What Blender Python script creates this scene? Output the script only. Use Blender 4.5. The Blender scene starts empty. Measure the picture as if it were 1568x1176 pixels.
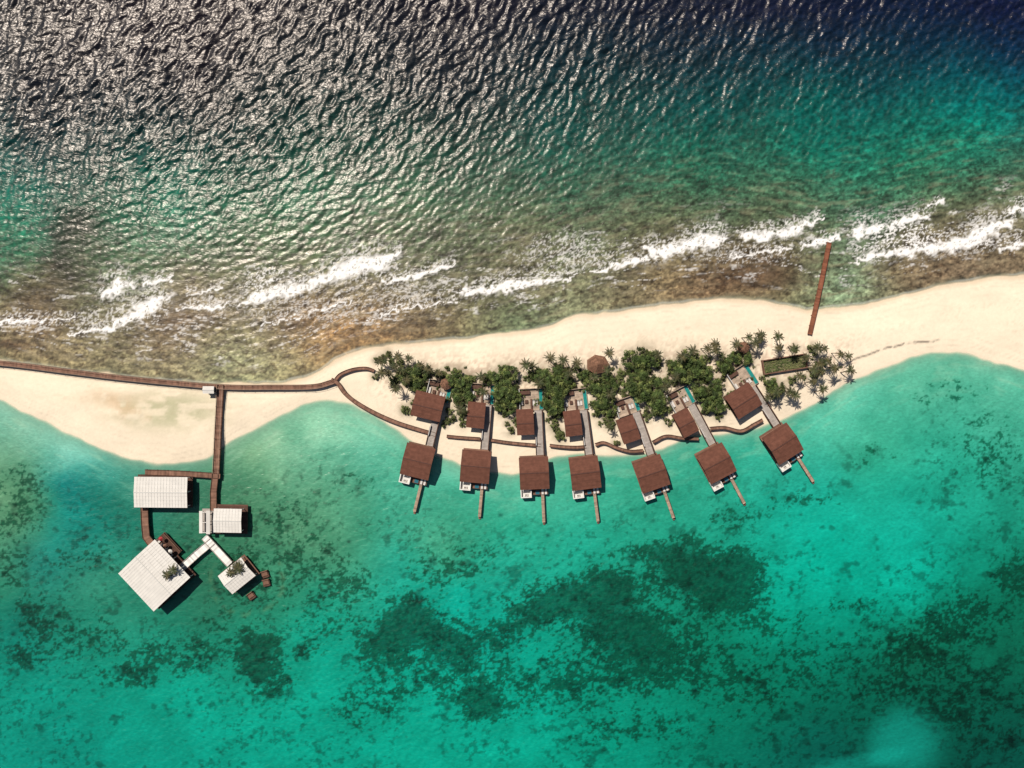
import bpy, math, random
import numpy as np
from mathutils import Vector, Matrix
random.seed(7); rng=np.random.default_rng(11)
scene=bpy.context.scene
S=0.22; H=231.0
def XY(px,py,z=0.0):
    k=S*(1-z/H); return ((px-784)*k,(588-py)*k)
def lin(c):
    c=np.asarray(c,float)/255.0
    return np.where(c<=0.04045,c/12.92,((c+0.055)/1.055)**2.4)
def sstep(a,b,x):
    t=np.clip((x-a)/(b-a),0,1); return t*t*(3-2*t)
# ---------- numpy noise ----------
TB=rng.random((256,256))
def vnoise(x,y):
    xi=np.floor(x).astype(np.int64); yi=np.floor(y).astype(np.int64)
    fx=x-xi; fy=y-yi; fx=fx*fx*(3-2*fx); fy=fy*fy*(3-2*fy)
    a=TB[xi&255,yi&255]; b=TB[(xi+1)&255,yi&255]; c=TB[xi&255,(yi+1)&255]; d=TB[(xi+1)&255,(yi+1)&255]
    return (a*(1-fx)+b*fx)*(1-fy)+(c*(1-fx)+d*fx)*fy
def fbm(x,y,o=4,g=0.5):
    s=0;a=1;t=0
    for i in range(o):
        xx=x*0.8-y*0.6; yy=x*0.6+y*0.8; x_,y_=(x,y) if i%2==0 else (xx,yy)
        s=s+a*vnoise(x_*2**i+17.3*i+31,y_*2**i+9.1*i+57); t+=a; a*=g
    return s/t
# ---------- shoreline curves ----------
TOP=[(-900,620),(-500,565),(-200,548),(0,553),(100,567),(200,579),(330,589),(430,586),(480,574),(510,551),(540,538),(600,529),(700,520),(800,510),(850,498),(870,488),(930,478),(1000,467),(1100,459),(1170,463),(1250,474),(1330,465),(1400,447),(1480,430),(1568,421),(1800,400),(2100,480),(2600,560)]
BOT=[(-900,560),(-500,562),(-200,590),(0,612),(50,636),(110,667),(160,690),(210,705),(270,708),(320,697),(350,675),(400,650),(450,624),(490,611),(530,614),(560,630),(600,655),(640,680),(680,702),(720,716),(770,726),(800,721),(840,703),(880,693),(930,697),(980,695),(1020,685),(1060,668),(1110,664),(1150,655),(1190,645),(1230,628),(1270,600),(1310,575),(1350,562),(1400,545),(1440,539),(1490,545),(1530,555),(1568,570),(1800,600),(2100,490),(2600,540)]
gx=np.arange(-1000,2800,2.0)
def curve(P,sg):
    a=np.array(P,float); v=np.interp(gx,a[:,0],a[:,1])
    k=np.exp(-0.5*(np.arange(-30,31)*2/sg)**2); k/=k.sum()
    vp=np.pad(v,30,mode='edge'); return np.convolve(vp,k,'valid')
ct=curve(TOP,9); cb=curve(BOT,9)
def island(px,py):
    j=(fbm(px/40,py/40,3)-0.5)*12
    t=np.interp(px,gx,ct)+j; b=np.interp(px,gx,cb)+j
    side=np.where(py>(t+b)/2,1.0,-1.0)
    d=np.minimum(py-t,b-py)
    return d*0.93,side
def ground_z(px,py):
    d,s=island(px,py); m=d*S
    z=np.where(m>0,1.0*(1-np.exp(-np.maximum(m,0)/7)),np.where(s>0,-3.5,-7.0)*(1-np.exp(np.minimum(m,0)/30)))
    return z+ (fbm(px/30,py/30,3)-0.5)*0.18*sstep(0,20,d)
def gz(px,py): return float(ground_z(np.array([px],float),np.array([py],float))[0])
# ---------- materials ----------
def newmat(name):
    m=bpy.data.materials.new(name); m.use_nodes=True
    return m,m.node_tree,m.node_tree.nodes['Principled BSDF']
def mat(name,rgb,rough=0.7,var=0.25,scale=1.5,metal=0,stretch=(1,1,1),spec=0.3,col2=None):
    m,nt,b=newmat(name); N=nt.nodes; L=nt.links
    tc=N.new('ShaderNodeTexCoord'); mp=N.new('ShaderNodeMapping'); mp.inputs['Scale'].default_value=stretch
    nz=N.new('ShaderNodeTexNoise'); nz.inputs['Scale'].default_value=scale; nz.inputs['Detail'].default_value=4
    L.new(tc.outputs['Object'],mp.inputs[0]); L.new(mp.outputs[0],nz.inputs['Vector'])
    mr=N.new('ShaderNodeMapRange'); mr.inputs[1].default_value=0.3; mr.inputs[2].default_value=0.7
    mr.inputs[3].default_value=1-var; mr.inputs[4].default_value=1+var
    L.new(nz.outputs[0],mr.inputs[0])
    at=N.new('ShaderNodeAttribute'); at.attribute_name='shade'
    mu=N.new('ShaderNodeMath'); mu.operation='MULTIPLY'; L.new(mr.outputs[0],mu.inputs[0]); L.new(at.outputs['Fac'],mu.inputs[1])
    vm=N.new('ShaderNodeVectorMath'); vm.operation='SCALE'; vm.inputs[0].default_value=rgb
    if col2:
        n2=N.new('ShaderNodeTexNoise'); n2.inputs['Scale'].default_value=scale*0.5
        mx=N.new('ShaderNodeMix'); mx.data_type='RGBA'; mx.inputs[6].default_value=(*rgb,1); mx.inputs[7].default_value=(*col2,1)
        rr=N.new('ShaderNodeMapRange'); rr.inputs[1].default_value=0.4; rr.inputs[2].default_value=0.6
        L.new(tc.outputs['Object'],n2.inputs['Vector']); L.new(n2.outputs[0],rr.inputs[0]); L.new(rr.outputs[0],mx.inputs[0]); L.new(mx.outputs[2],vm.inputs[0])
    L.new(mu.outputs[0],vm.inputs['Scale']); L.new(vm.outputs[0],b.inputs['Base Color'])
    b.inputs['Roughness'].default_value=rough; b.inputs['Metallic'].default_value=metal
    b.inputs['Specular IOR Level'].default_value=spec
    return m
M={}
M['roof']=mat('brown_shingle',(0.138,0.056,0.036),0.85,0.18,0.8,spec=0.15)
M['ridge']=mat('roof_ridge_cap',(0.085,0.036,0.025),0.8,0.1)
M['wood']=mat('weathered_timber',(0.20,0.105,0.07),0.8,0.25,0.6,spec=0.15)
M['wooddark']=mat('dark_timber',(0.10,0.052,0.036),0.8,0.2,0.8,spec=0.15)
M['jetty']=mat('jetty_planks',(0.34,0.24,0.17),0.8,0.2,0.8,spec=0.15)
M['rust']=mat('red_brown_planks',(0.21,0.078,0.043),0.8,0.2,0.8,spec=0.15)
M['grey']=mat('grey_decking',(0.36,0.31,0.27),0.8,0.15,0.8,spec=0.15)
M['white']=mat('white_plaster',(0.70,0.66,0.60),0.7,0.05,0.6,spec=0.2)
M['membrane']=mat('white_roof_sheet',(0.67,0.62,0.55),0.6,0.06,0.4,spec=0.2)
M['seam']=mat('roof_seam',(0.56,0.53,0.48),0.6,0.05)
M['tile']=mat('sandstone_tiles',(0.40,0.30,0.22),0.8,0.25,1.0,spec=0.1)
M['glass']=mat('window_glass',(0.03,0.05,0.06),0.08,0.1,1,spec=0.6)
M['pool']=mat('pool_water',(0.02,0.22,0.19),0.08,0.2,1.5,spec=0.5)
M['plunge']=mat('plunge_pool_water',(0.03,0.14,0.18),0.08,0.15,1.5,spec=0.5)
M['red']=mat('red_canvas',(0.35,0.04,0.04),0.8,0.1,1)
M['cushion']=mat('cushion_fabric',(0.6,0.55,0.49),0.9,0.05,1)
M['post']=mat('timber_pile',(0.09,0.06,0.045),0.9,0.2,1)
M['thatch']=mat('thatch',(0.17,0.085,0.05),0.95,0.35,3)
M['trunk']=mat('trunk_bark',(0.16,0.12,0.085),0.95,0.3,3)
M['palm']=mat('palm_frond',(0.042,0.050,0.018),0.6,0.35,0.7,spec=0.2,col2=(0.070,0.058,0.024))
M['leaf']=mat('tree_leaf',(0.050,0.074,0.018),0.65,0.5,0.55,spec=0.2,col2=(0.108,0.120,0.034))
M['leaf2']=mat('shrub_leaf',(0.072,0.092,0.026),0.65,0.4,0.6,spec=0.2,col2=(0.11,0.11,0.04))
M['soil']=mat('garden_soil',(0.20,0.16,0.09),0.95,0.35,1.5,col2=(0.10,0.11,0.045))
class MB:
    def __init__(s): s.v=[];s.f=[];s.m=[];s.s=[]
    def quad(s,pts,m,sh=1.0):
        n=len(s.v); s.v+= [tuple(p) for p in pts]; s.f.append(tuple(range(n,n+len(pts)))); s.m.append(m); s.s.append(sh)
    def box(s,x0,x1,y0,y1,z0,z1,m,sh=1.0):
        n=len(s.v); s.v+=[(x0,y0,z0),(x1,y0,z0),(x1,y1,z0),(x0,y1,z0),(x0,y0,z1),(x1,y0,z1),(x1,y1,z1),(x0,y1,z1)]
        for f in [(3,2,1,0),(4,5,6,7),(0,1,5,4),(1,2,6,5),(2,3,7,6),(3,0,4,7)]:
            s.f.append(tuple(n+i for i in f)); s.m.append(m); s.s.append(sh)
    def planks(s,x0,x1,y0,y1,z0,z1,m,axis='y',w=0.5,var=0.22,top_only=False):
        a0,a1=(y0,y1) if axis=='y' else (x0,x1); n=max(1,int(round((a1-a0)/w)))
        for i in range(n):
            a=a0+(a1-a0)*i/n; b=a0+(a1-a0)*(i+1)/n-0.03; sh=1+random.uniform(-var,var)
            if axis=='y': s.box(x0,x1,a,b,z0,z1,m,sh)
            else: s.box(a,b,y0,y1,z0,z1,m,sh)
    def cyl(s,x,y,z0,z1,r,m,n=6,r2=None,x2=None,y2=None):
        r2=r if r2 is None else r2; x2=x if x2 is None else x2; y2=y if y2 is None else y2
        k=len(s.v)
        for i in range(n):
            a=2*math.pi*i/n; s.v.append((x+r*math.cos(a),y+r*math.sin(a),z0))
        for i in range(n):
            a=2*math.pi*i/n; s.v.append((x2+r2*math.cos(a),y2+r2*math.sin(a),z1))
        for i in range(n):
            j=(i+1)%n; s.f.append((k+i,k+j,k+n+j,k+n+i)); s.m.append(m); s.s.append(1)
        s.f.append(tuple(k+n+i for i in range(n))); s.m.append(m); s.s.append(1)
    def mesh(s,name):
        me=bpy.data.meshes.new(name); me.from_pydata(s.v,[],s.f)
        used=sorted(set(s.m)); 
        for u in used: me.materials.append(M[u])
        ix={u:i for i,u in enumerate(used)}
        me.polygons.foreach_set('material_index',[ix[u] for u in s.m])
        a=me.attributes.new('shade','FLOAT','FACE'); a.data.foreach_set('value',[float(x) for x in s.s])
        me.update(); return me
    def obj(s,name,parent=None,loc=None,rot=0):
        o=bpy.data.objects.new(name,s.mesh(name)); scene.collection.objects.link(o)
        if parent: o.parent=parent
        if loc is not None: o.location=loc; o.rotation_euler=(0,0,rot)
        return o
def empty(name,loc,rot=0):
    e=bpy.data.objects.new(name,None); e.location=loc; e.rotation_euler=(0,0,rot); e.empty_display_size=2
    scene.collection.objects.link(e); return e
def gable(mb,cx,cy,w,h,ze,zr,m,ridge_at=0.5,rows=14,cols=14,var=0.12,th=0.18,ridge_mat='ridge'):
    x0,x1=cx-w/2,cx+w/2; y0,y1=cy-h/2,cy+h/2; yr=y0+h*ridge_at
    for (ya,yb) in ((y0,yr),(y1,yr)):
        for i in range(rows):
            a=i/rows;b=(i+1)/rows; rs=1+random.uniform(-var,var)*0.6
            for j in range(cols):
                xa=x0+w*j/cols; xb=x0+w*(j+1)/cols; sh=rs+random.uniform(-var,var)*0.5
                lift=0.05
                p=[(xa,ya+(yb-ya)*a,ze+(zr-ze)*a+lift),(xb,ya+(yb-ya)*a,ze+(zr-ze)*a+lift),(xb,ya+(yb-ya)*b,ze+(zr-ze)*b),(xa,ya+(yb-ya)*b,ze+(zr-ze)*b)]
                if ya>yb: p=p[::-1]
                mb.quad(p,m,sh)
        mb.quad([(x0,ya,ze-th),(x1,ya,ze-th),(x1,yb,zr-th),(x0,yb,zr-th)],'wooddark')
        mb.quad([(x0,ya,ze-th),(x1,ya,ze-th),(x1,ya,ze+0.05),(x0,ya,ze+0.05)],'wooddark')
    for x in (x0,x1):
        mb.quad([(x,y0,ze-th),(x,yr,zr-th),(x,yr,zr),(x,y0,ze+0.05)],'wooddark')
        mb.quad([(x,y1,ze-th),(x,yr,zr-th),(x,yr,zr),(x,y1,ze+0.05)],'wooddark')
    mb.box(x0-0.02,x1+0.02,yr-0.16,yr+0.16,zr-0.05,zr+0.1,ridge_mat)
def house_walls(mb,cx,cy,w,h,z0,z1,zr,m='wood'):
    x0,x1,y0,y1=cx-w/2,cx+w/2,cy-h/2,cy+h/2
    mb.box(x0,x1,y0,y1,z0,z1,m)
    mb.quad([(x0,y0,z1),(x0,y1,z1),(x0,cy,zr)],m); mb.quad([(x1,y0,z1),(x1,y1,z1),(x1,cy,zr)],m)
def windows(mb,cx,cy,w,h,z0,z1):
    x0,x1,y0,y1=cx-w/2,cx+w/2,cy-h/2,cy+h/2; e=0.04
    for k in range(3):
        a=x0+w*(0.08+0.30*k); mb.box(a,a+w*0.25,y0-e,y0,z0+0.15,z1-0.25,'glass')
    for k in range(2):
        a=y0+h*(0.12+0.42*k)
        mb.box(x0-e,x0,a,a+h*0.3,z0+0.7,z1-0.3,'glass'); mb.box(x1,x1+e,a,a+h*0.3,z0+0.1,z1-0.3,'glass')
def lounger(mb,x,y,z,along=1):
    mb.box(x-0.35,x+0.35,y-0.9,y+0.5,z+0.25,z+0.35,'cushion')
    mb.quad([(x-0.35,y+0.5,z+0.35),(x+0.35,y+0.5,z+0.35),(x+0.35,y+1.0,z+0.75),(x-0.35,y+1.0,z+0.75)],'cushion')
    for a in (-0.3,0.3):
        for b in (-0.8,0.45): mb.box(x+a-0.04,x+a+0.04,y+b-0.04,y+b+0.04,z,z+0.25,'wooddark')
def umbrella(mb,x,y,z,r,m):
    mb.cyl(x,y,z,z+2.3,0.05,'post'); n=8
    for i in range(n):
        a=2*math.pi*i/n;b=2*math.pi*(i+1)/n
        mb.quad([(x+r*math.cos(a),y+r*math.sin(a),z+2.0),(x+r*math.cos(b),y+r*math.sin(b),z+2.0),(x,y,z+2.6)],m,1+random.uniform(-.1,.1))
# ---------- villas ----------
V=[dict(c=(639,707),d=(-0.235,0.97),up=(-1.0,-18.6,10.0,8.6),top=-27),
   dict(c=(728,715),d=(-0.085,0.996),up=(-1.3,-17.0,5.9,8.6),top=-27),
   dict(c=(818,725),d=(0.045,0.999),up=(-2.2,-17.0,5.7,8.6),top=-27.5),
   dict(c=(896,725),d=(0.125,0.992),up=(-1.9,-16.9,5.6,8.5),top=-27.5),
   dict(c=(998,726),d=(0.33,0.944),up=(-2.3,-16.3,5.9,8.5),top=-26),
   dict(c=(1098,710),d=(0.47,0.883),up=(-2.6,-16.6,5.6,8.6),top=-27),
   dict(c=(1200,680),d=(0.54,0.842),up=(-3.2,-19.0,9.4,8.8),top=-28.5)]
def villa(v):
    x,y=XY(v['c'][0],v['c'][1],5.0); th=math.atan2(v['d'][0],v['d'][1])
    E=empty('overwater_villa',(x,y,0),th)
    zd=1.6
    W,HH=9.7,10.7
    mb=MB(); gable(mb,0,0,W,HH,4.2,5.7,'roof',0.52); mb.obj('main_roof',E)
    mb=MB(); house_walls(mb,0,0.3,W-1.6,HH-2.2,zd,4.1,5.3); windows(mb,0,0.3,W-1.6,HH-2.2,zd,4.1); mb.obj('main_walls',E)
    mb=MB(); mb.planks(-4.6,4.4,-7.6,5.6,zd-0.2,zd,'wood',w=0.5); mb.obj('sea_deck',E)
    mb=MB()
    for px in (-4.2,0,4.0):
        for py in (-7.2,-4,0.5,5): mb.cyl(px,py,-3,zd-0.21,0.16,'post')
    for py in (-11,-14,-16.6):
        for px in (2.15,3.05): mb.cyl(px,py,-3,zd-0.4,0.1,'post')
    for py in (8,11,14,17,20):
        mb.cyl(1.3,py,-2,zd-0.21,0.14,'post'); mb.cyl(3.6,py,-2,zd-0.21,0.14,'post')
    mb.obj('piles',E)
    mb=MB()
    x0,x1,y0,y1=-4.75,-1.1,-8.3,-5.2
    mb.box(x0,x1,y0,y0+0.3,zd,zd+1.3,'white'); mb.box(x0,x0+0.3,y0+0.3,y1,zd,zd+1.3,'white'); mb.box(x1-0.3,x1,y0+0.3,y1,zd,zd+1.3,'white')
    mb.box(x0+0.3,x1-0.3,y0+0.3,y1,zd,zd+0.12,'white',0.85)
    mb.box(-3.5,-2.3,-7.8,-7.1,zd+0.12,zd+0.6,'white'); mb.box(-3.35,-2.45,-7.68,-7.22,zd+0.6,zd+0.62,'grey',.6)
    mb.obj('outdoor_bath',E)
    mb=MB(); mb.box(0.1,1.7,-7.55,-6.0,zd,zd+0.3,'wood',0.8); mb.box(0.25,1.55,-7.4,-6.2,zd+0.3,zd+0.32,'plunge'); mb.obj('plunge_pool',E)
    mb=MB(); lounger(mb,2.6,-6.6,zd); lounger(mb,3.7,-6.6,zd); mb.obj('sun_loungers',E)
    mb=MB(); mb.planks(2.1,3.05,-17.0,-7.65,zd-0.35,zd-0.2,'jetty',w=0.45,var=0.2)
    mb.box(3.05,3.13,-17.0,-7.65,zd-0.4,zd-0.12,'wooddark')
    mb.box(2.3,3.0,-17.9,-17.0,zd-1.2,zd-1.1,'wood'); mb.obj('jetty',E)
    ux,uv,uw,uh=v['up']
    top=-v['top']
    mb=MB(); mb.planks(1.1,3.5,5.65,20.6,zd-0.2,zd-0.02,'grey',w=0.5,var=0.08)
    mb.box(0.95,1.1,5.65,12,zd-0.3,zd+0.5,'wooddark'); mb.box(3.5,3.72,5.65,20.6,zd-0.3,zd+1.1,'wooddark')
    mb.box(1.1,1.3,9,12.4,zd,zd+0.9,'white',.8)
    mb.obj('link_walkway',E)
    sx=0 if uw<8 else 1.0
    mb=MB(); mb.box(2.75+sx,4.15+sx,20.8,top+0.3,-0.6,zd+0.05,'tile',1.1); mb.box(2.86+sx,4.04+sx,20.93,top+0.17,zd+0.05,zd+0.07,'pool'); mb.obj('lap_pool',E)
    mb=MB(); mb.planks(-3.6+sx,2.7+sx,20.65,top+0.3,zd-1.7,zd,'tile',w=0.9,var=0.14)
    mb.box(-3.8+sx,-3.6+sx,20.6,top+0.5,zd-1.6,zd+1.2,'white',0.75); mb.box(-3.6+sx,4.1+sx,top+0.35,top+0.55,zd-1.6,zd+1.0,'tile',0.8)
    mb.box(-3.3+sx,-2.6+sx,22.6,24.8,zd,zd+0.5,'cushion'); mb.box(-1.9+sx,-0.9+sx,23,24.2,zd,zd+0.45,'wooddark')
    mb.box(-3.4+sx,-0.2+sx,top-1.4,top-0.2,zd,zd+0.9,'wooddark'); mb.box(-0.1+sx,.5+sx,20.8,24.5,zd,zd+0.6,'wooddark',1.2)
    lounger(mb,1.0+sx,23.2,zd); lounger(mb,1.9+sx,23.2,zd)
    mb.obj('pool_terrace',E)
    mb=MB(); gable(mb,ux,-uv,uw,uh,4.0,5.0,'roof',0.45); mb.obj('lounge_roof',E)
    mb=MB(); mb.box(ux-uw/2+0.3,ux+uw/2-0.4,-uv-uh/2+0.3,-uv+uh/2-0.3,0,zd-0.03,'wooddark'); house_walls(mb,ux,-uv,uw-1.2,uh-1.4,zd,3.9,4.7,'wood'); windows(mb,ux,-uv,uw-1.2,uh-1.4,zd,3.9); mb.obj('lounge_walls',E)
for v in V: villa(v)
# ---------- ribbons ----------
def smooth(pts,step=0.5):
    P=[np.array(p,float) for p in pts]; P=[2*P[0]-P[1]]+P+[2*P[-1]-P[-2]]; out=[]
    for i in range(1,len(P)-2):
        n=max(2,int(np.linalg.norm(P[i+1]-P[i])/step))
        for k in range(n):
            t=k/n; a,b,c,d=P[i-1:i+3]
            out.append(0.5*((2*b)+(-a+c)*t+(2*a-5*b+4*c-d)*t*t+(-a+3*b-3*c+d)*t**3))
    out.append(P[-2]); return out
def boardwalk(name,pxs,width,z,m='wood',curb='wooddark',sm=True,z1=None,rail=False,parent=None):
    w=[np.array(XY(a,b,z)) for a,b in pxs]
    if sm: pts=smooth(w)
    else:
        pts=[]
        for a,b in zip(w[:-1],w[1:]):
            n=max(1,int(np.linalg.norm(b-a)/0.5)); pts+=[a+(b-a)*k/n for k in range(n)]
        pts.append(w[-1])
    n=len(pts); L=[];R=[]
    for i in range(n):
        t=pts[min(i+1,n-1)]-pts[max(i-1,0)]; t=t/np.linalg.norm(t); nn=np.array([-t[1],t[0]])
        L.append((pts[i]+nn*width/2,nn)); R.append((pts[i]-nn*width/2,nn))
    mb=MB(); th=0.2
    for i in range(n-1):
        a,b,c,d=L[i][0],L[i+1][0],R[i+1][0],R[i][0]; sh=1+random.uniform(-.22,.22)
        mb.quad([(*d,z),(*c,z),(*b,z),(*a,z)],m,sh); mb.quad([(*a,z-th),(*b,z-th),(*c,z-th),(*d,z-th)],m,sh)
        for (p,q,nn,sg,mm) in ((a,b,L[i][1],1,curb),(d,c,R[i][1],-1,curb)):
            o=nn*sg*0.16; h=z+0.22
            mb.quad([(*p,h),(*q,h),(*(q+o),h),(*(p+o),h)],mm,sh); mb.quad([(*p,z),(*q,z),(*q,h),(*p,h)],mm,sh)
            mb.quad([(*(p+o),z-th-0.1),(*(q+o),z-th-0.1),(*(q+o),h),(*(p+o),h)],mm,sh)
        if i%7==0:
            for p in (a,d): mb.cyl(p[0],p[1],-2.5,z-th,0.11,'post')
            if rail:
                for p in (a,d): mb.cyl(p[0],p[1],z,z+1.0,0.06,'wooddark')
    if rail:
        for i in range(n-1):
            for (p,q,nn) in ((L[i][0],L[i+1][0],L[i][1]),(R[i][0],R[i+1][0],R[i][1])):
                o=nn*0.05; mb.quad([(*(p-o),z+1.02),(*(q-o),z+1.02),(*(q+o),z+1.02),(*(p+o),z+1.02)],'jetty')
    return mb.obj(name,parent)
boardwalk('boardwalk',[(-260,548),(-120,550),(0,556),(100,568),(200,580),(335,592),(420,593),(480,592),(512,584)],1.45,1.40,rail=True)
boardwalk('boardwalk',[(507,581),(517,587),(528,602),(545,616),(575,633),(610,648),(655,662),(668,666)],1.0,1.42,rail=False)
boardwalk('boardwalk',[(514,581),(522,573),(540,566),(560,564),(573,568)],0.8,1.41)
boardwalk('boardwalk',[(684,668),(705,670),(735,672)],0.75,1.42)
boardwalk('boardwalk',[(752,674),(780,678),(812,681),(828,682)],0.75,1.42)
boardwalk('boardwalk',[(842,682),(860,684),(880,685),(898,684)],0.75,1.42)
boardwalk('boardwalk',[(912,681),(925,678),(945,686),(965,691),(985,690)],0.75,1.42)
boardwalk('boardwalk',[(1000,677),(1020,668),(1045,671),(1070,672)],0.75,1.42)
boardwalk('boardwalk',[(1088,656),(1110,655),(1135,660),(1155,650),(1168,643)],0.8,1.42)
boardwalk('wooden_pier',[(338,590),(334,660),(331,725)],1.9,1.44,sm=False,rail=True)
boardwalk('wooden_pier',[(1270,371),(1256,440),(1240,512)],1.1,1.44,m='rust',curb='rust',sm=False)
def pavilion(name,c,w,h,ang,zr=4.6,cols=True,m='membrane',walls=0.5,ribs=True,rise=0.5,deck='wood',dm=0.8):
    x,y=XY(c[0],c[1],zr); E=empty(name,(x,y,0),ang); w*=S;h*=S
    mb=MB(); gable(mb,0,0,w,h,zr-0.3,zr-0.3+rise,m,0.5,rows=4,cols=8,var=0.03,ridge_mat='seam')
    if ribs:
        n=int(w/0.95)
        for i in range(1,n):
            xx=-w/2+w*i/n
            for (ya,yb) in ((-h/2,0),(h/2,0)):
                z0,z1=zr-0.3,zr-0.3+rise
                mb.quad([(xx-0.05,ya,z0+0.07),(xx+0.05,ya,z0+0.07),(xx+0.05,yb,z1+0.07),(xx-0.05,yb,z1+0.07)],'seam',1)
    mb.obj('roof',E)
    mb=MB(); mb.planks(-w/2-dm,w/2+dm,-h/2-dm,h/2+dm,1.2,1.4,deck,w=0.5); mb.obj('deck',E)
    mb=MB(); nx=max(2,int(w/4)+1); ny=max(2,int(h/4)+1)
    for i in range(nx):
        for j in range(ny):
            xx=-w/2+0.4+(w-0.8)*i/(nx-1); yy=-h/2+0.4+(h-0.8)*j/(ny-1)
            mb.cyl(xx,yy,-3,1.19,0.17,'post')
            if i in(0,nx-1) or j in (0,ny-1): mb.cyl(xx,yy,1.4,zr-0.5,0.12,'white')
    mb.obj('columns',E)
    if walls:
        mb=MB(); mb.box(-w/2*walls,w/2*walls,-h/2*walls,h/2*walls,1.4,zr-0.5,'white',0.9); windows(mb,0,0,w*walls,h*walls,1.4,zr-0.6); mb.obj('walls',E)
    return E
pavilion('white_roof_pavilion',(245.5,754),80,46,math.radians(-0.5),4.6,rise=0.35,dm=0.4,deck='wooddark')
pavilion('white_roof_pavilion',(348,797.5),42,36,math.radians(-1),4.5,rise=0.5,dm=0.9,deck='wooddark')
pavilion('restaurant_pavilion',(235.5,881.5),78,75,math.radians(-47),5.0,rise=0.7,dm=0.3,deck='wooddark')
pavilion('white_roof_pavilion',(362,882),45,35,math.radians(38.7),4.2,rise=0.8,dm=0.3,walls=0.4)
pavilion('boardwalk_kiosk',(318.5,597),17,11,0,3.6,rise=0.25,dm=-0.2,walls=0.8,ribs=False)
x,y=XY(316,800,3.5); E=empty('entrance_canopy',(x,y,0),0)
mb=MB(); mb.box(-2.3,2.0,-4,4.2,1.2,1.38,'grey'); mb.box(-2.4,-1.3,-3.6,3.8,3.3,3.5,'membrane'); mb.box(-0.1,1.2,-3.9,3.9,3.3,3.5,'membrane',0.85)
for yy in (-3.4,0,3.4):
    mb.cyl(-2.0,yy,1.4,3.3,0.1,'white'); mb.cyl(0.8,yy,1.4,3.3,0.1,'white'); mb.cyl(-2,yy,-3,1.2,0.14,'post'); mb.cyl(1.6,yy,-3,1.2,0.14,'post')
    mb.box(-1.3,-0.1,yy-0.1,yy+0.1,3.34,3.46,'membrane')
mb.obj('canopy',E)
boardwalk('wooden_walkway',[(222,723),(280,725),(337,729)],1.5,1.43,sm=False)
boardwalk('wooden_walkway',[(330,726),(327,752),(327,782)],1.9,1.42,sm=False)
boardwalk('wooden_walkway',[(221,776),(222,800),(224,822),(236,838)],2.2,1.42,sm=False)
boardwalk('white_walkway',[(279,869),(302,848),(325,829)],2.2,1.48,m='white',curb='grey',sm=False)
boardwalk('white_walkway',[(313,822),(328,838),(352,864)],2.2,1.5,m='white',curb='grey',sm=False)
x,y=XY(257,836,1.4); E=empty('lounge_deck',(x,y,0),math.radians(-47))
mb=MB(); mb.planks(-4.2,4.4,-2.6,2.4,1.2,1.38,'wooddark'); 
for px_ in (-3.8,0,4): mb.cyl(px_,-2.2,-3,1.2,.14,'post'); mb.cyl(px_,2,-3,1.2,.14,'post')
mb.box(-4,4.2,1.9,2.2,1.38,2.0,'wood',0.7); mb.obj('deck',E)
mb=MB(); umbrella(mb,-3.0,0.9,1.38,0.75,'red'); umbrella(mb,-0.4,0.3,1.38,0.7,'wood'); umbrella(mb,2.2,0.3,1.38,0.8,'cushion'); mb.obj('umbrellas',E)
mb=MB()
for k in (-3,-1.6,0.8,3.2): lounger(mb,k,-1.2,1.38)
mb.obj('loungers',E)
for (a,b,r) in ((405,880,0.3),(407,893,0.2),(384,913,0.6)):
    x,y=XY(a,b,1.2); E=empty('floating_daybed',(x,y,0),r)
    mb=MB(); mb.box(-1.2,1.2,-1.2,1.2,0.5,0.75,'wooddark'); mb.box(-0.95,0.95,-0.5,0.95,0.75,1.0,'wood',0.9)
    for i in (-1.05,1.05):
        for j in (-1.05,1.05): mb.cyl(i,j,-3,0.5,.1,'post'); mb.cyl(i,j,0.75,1.5,.06,'wooddark')
    mb.box(-1.2,1.2,1.0,1.2,0.75,1.4,'wood'); mb.obj('daybed',E)
def hut(name,c,r,n,zr,m='thatch',sq=1.0,rot=0):
    x,y=XY(c[0],c[1],3); g=gz(*c); E=empty(name,(x,y,g),rot); mb=MB(); R=6
    for i in range(n):
        a=2*math.pi*i/n;b=2*math.pi*(i+1)/n
        for k in range(R):
            ra=r*(1-k/R);rb=r*(1-(k+1)/R); za=2.3+(zr-2.3)*k/R; zb=2.3+(zr-2.3)*(k+1)/R
            mb.quad([(ra*math.cos(a),ra*math.sin(a)*sq,za+.06),(ra*math.cos(b),ra*math.sin(b)*sq,za+.06),(rb*math.cos(b),rb*math.sin(b)*sq,zb),(rb*math.cos(a),rb*math.sin(a)*sq,zb)],m,random.uniform(.75,1.25))
    mb.obj('thatched_roof',E); mb=MB()
    for i in range(n):
        a=2*math.pi*i/n; mb.cyl(r*.75*math.cos(a),r*.75*math.sin(a)*sq,-.3,2.9,.1,'post')
    mb.cyl(0,0,-.3,.25,r*.8,'wood',n=12); mb.cyl(0,0,.25,1.1,r*.3,'wooddark',n=10); mb.obj('posts_and_floor',E)
hut('thatched_hut',(915,558),3.9,7,4.2,sq=0.85); hut('thatched_hut',(1139,532),2.0,8,3.4)
hut('thatched_hut',(683,588),2.0,8,3.4)
x,y=XY(1201,557.5,1.5); E=empty('fenced_garden',(x,y,gz(1201,557)),math.radians(9))
mb=MB(); w,h=14.8,4.9
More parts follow.
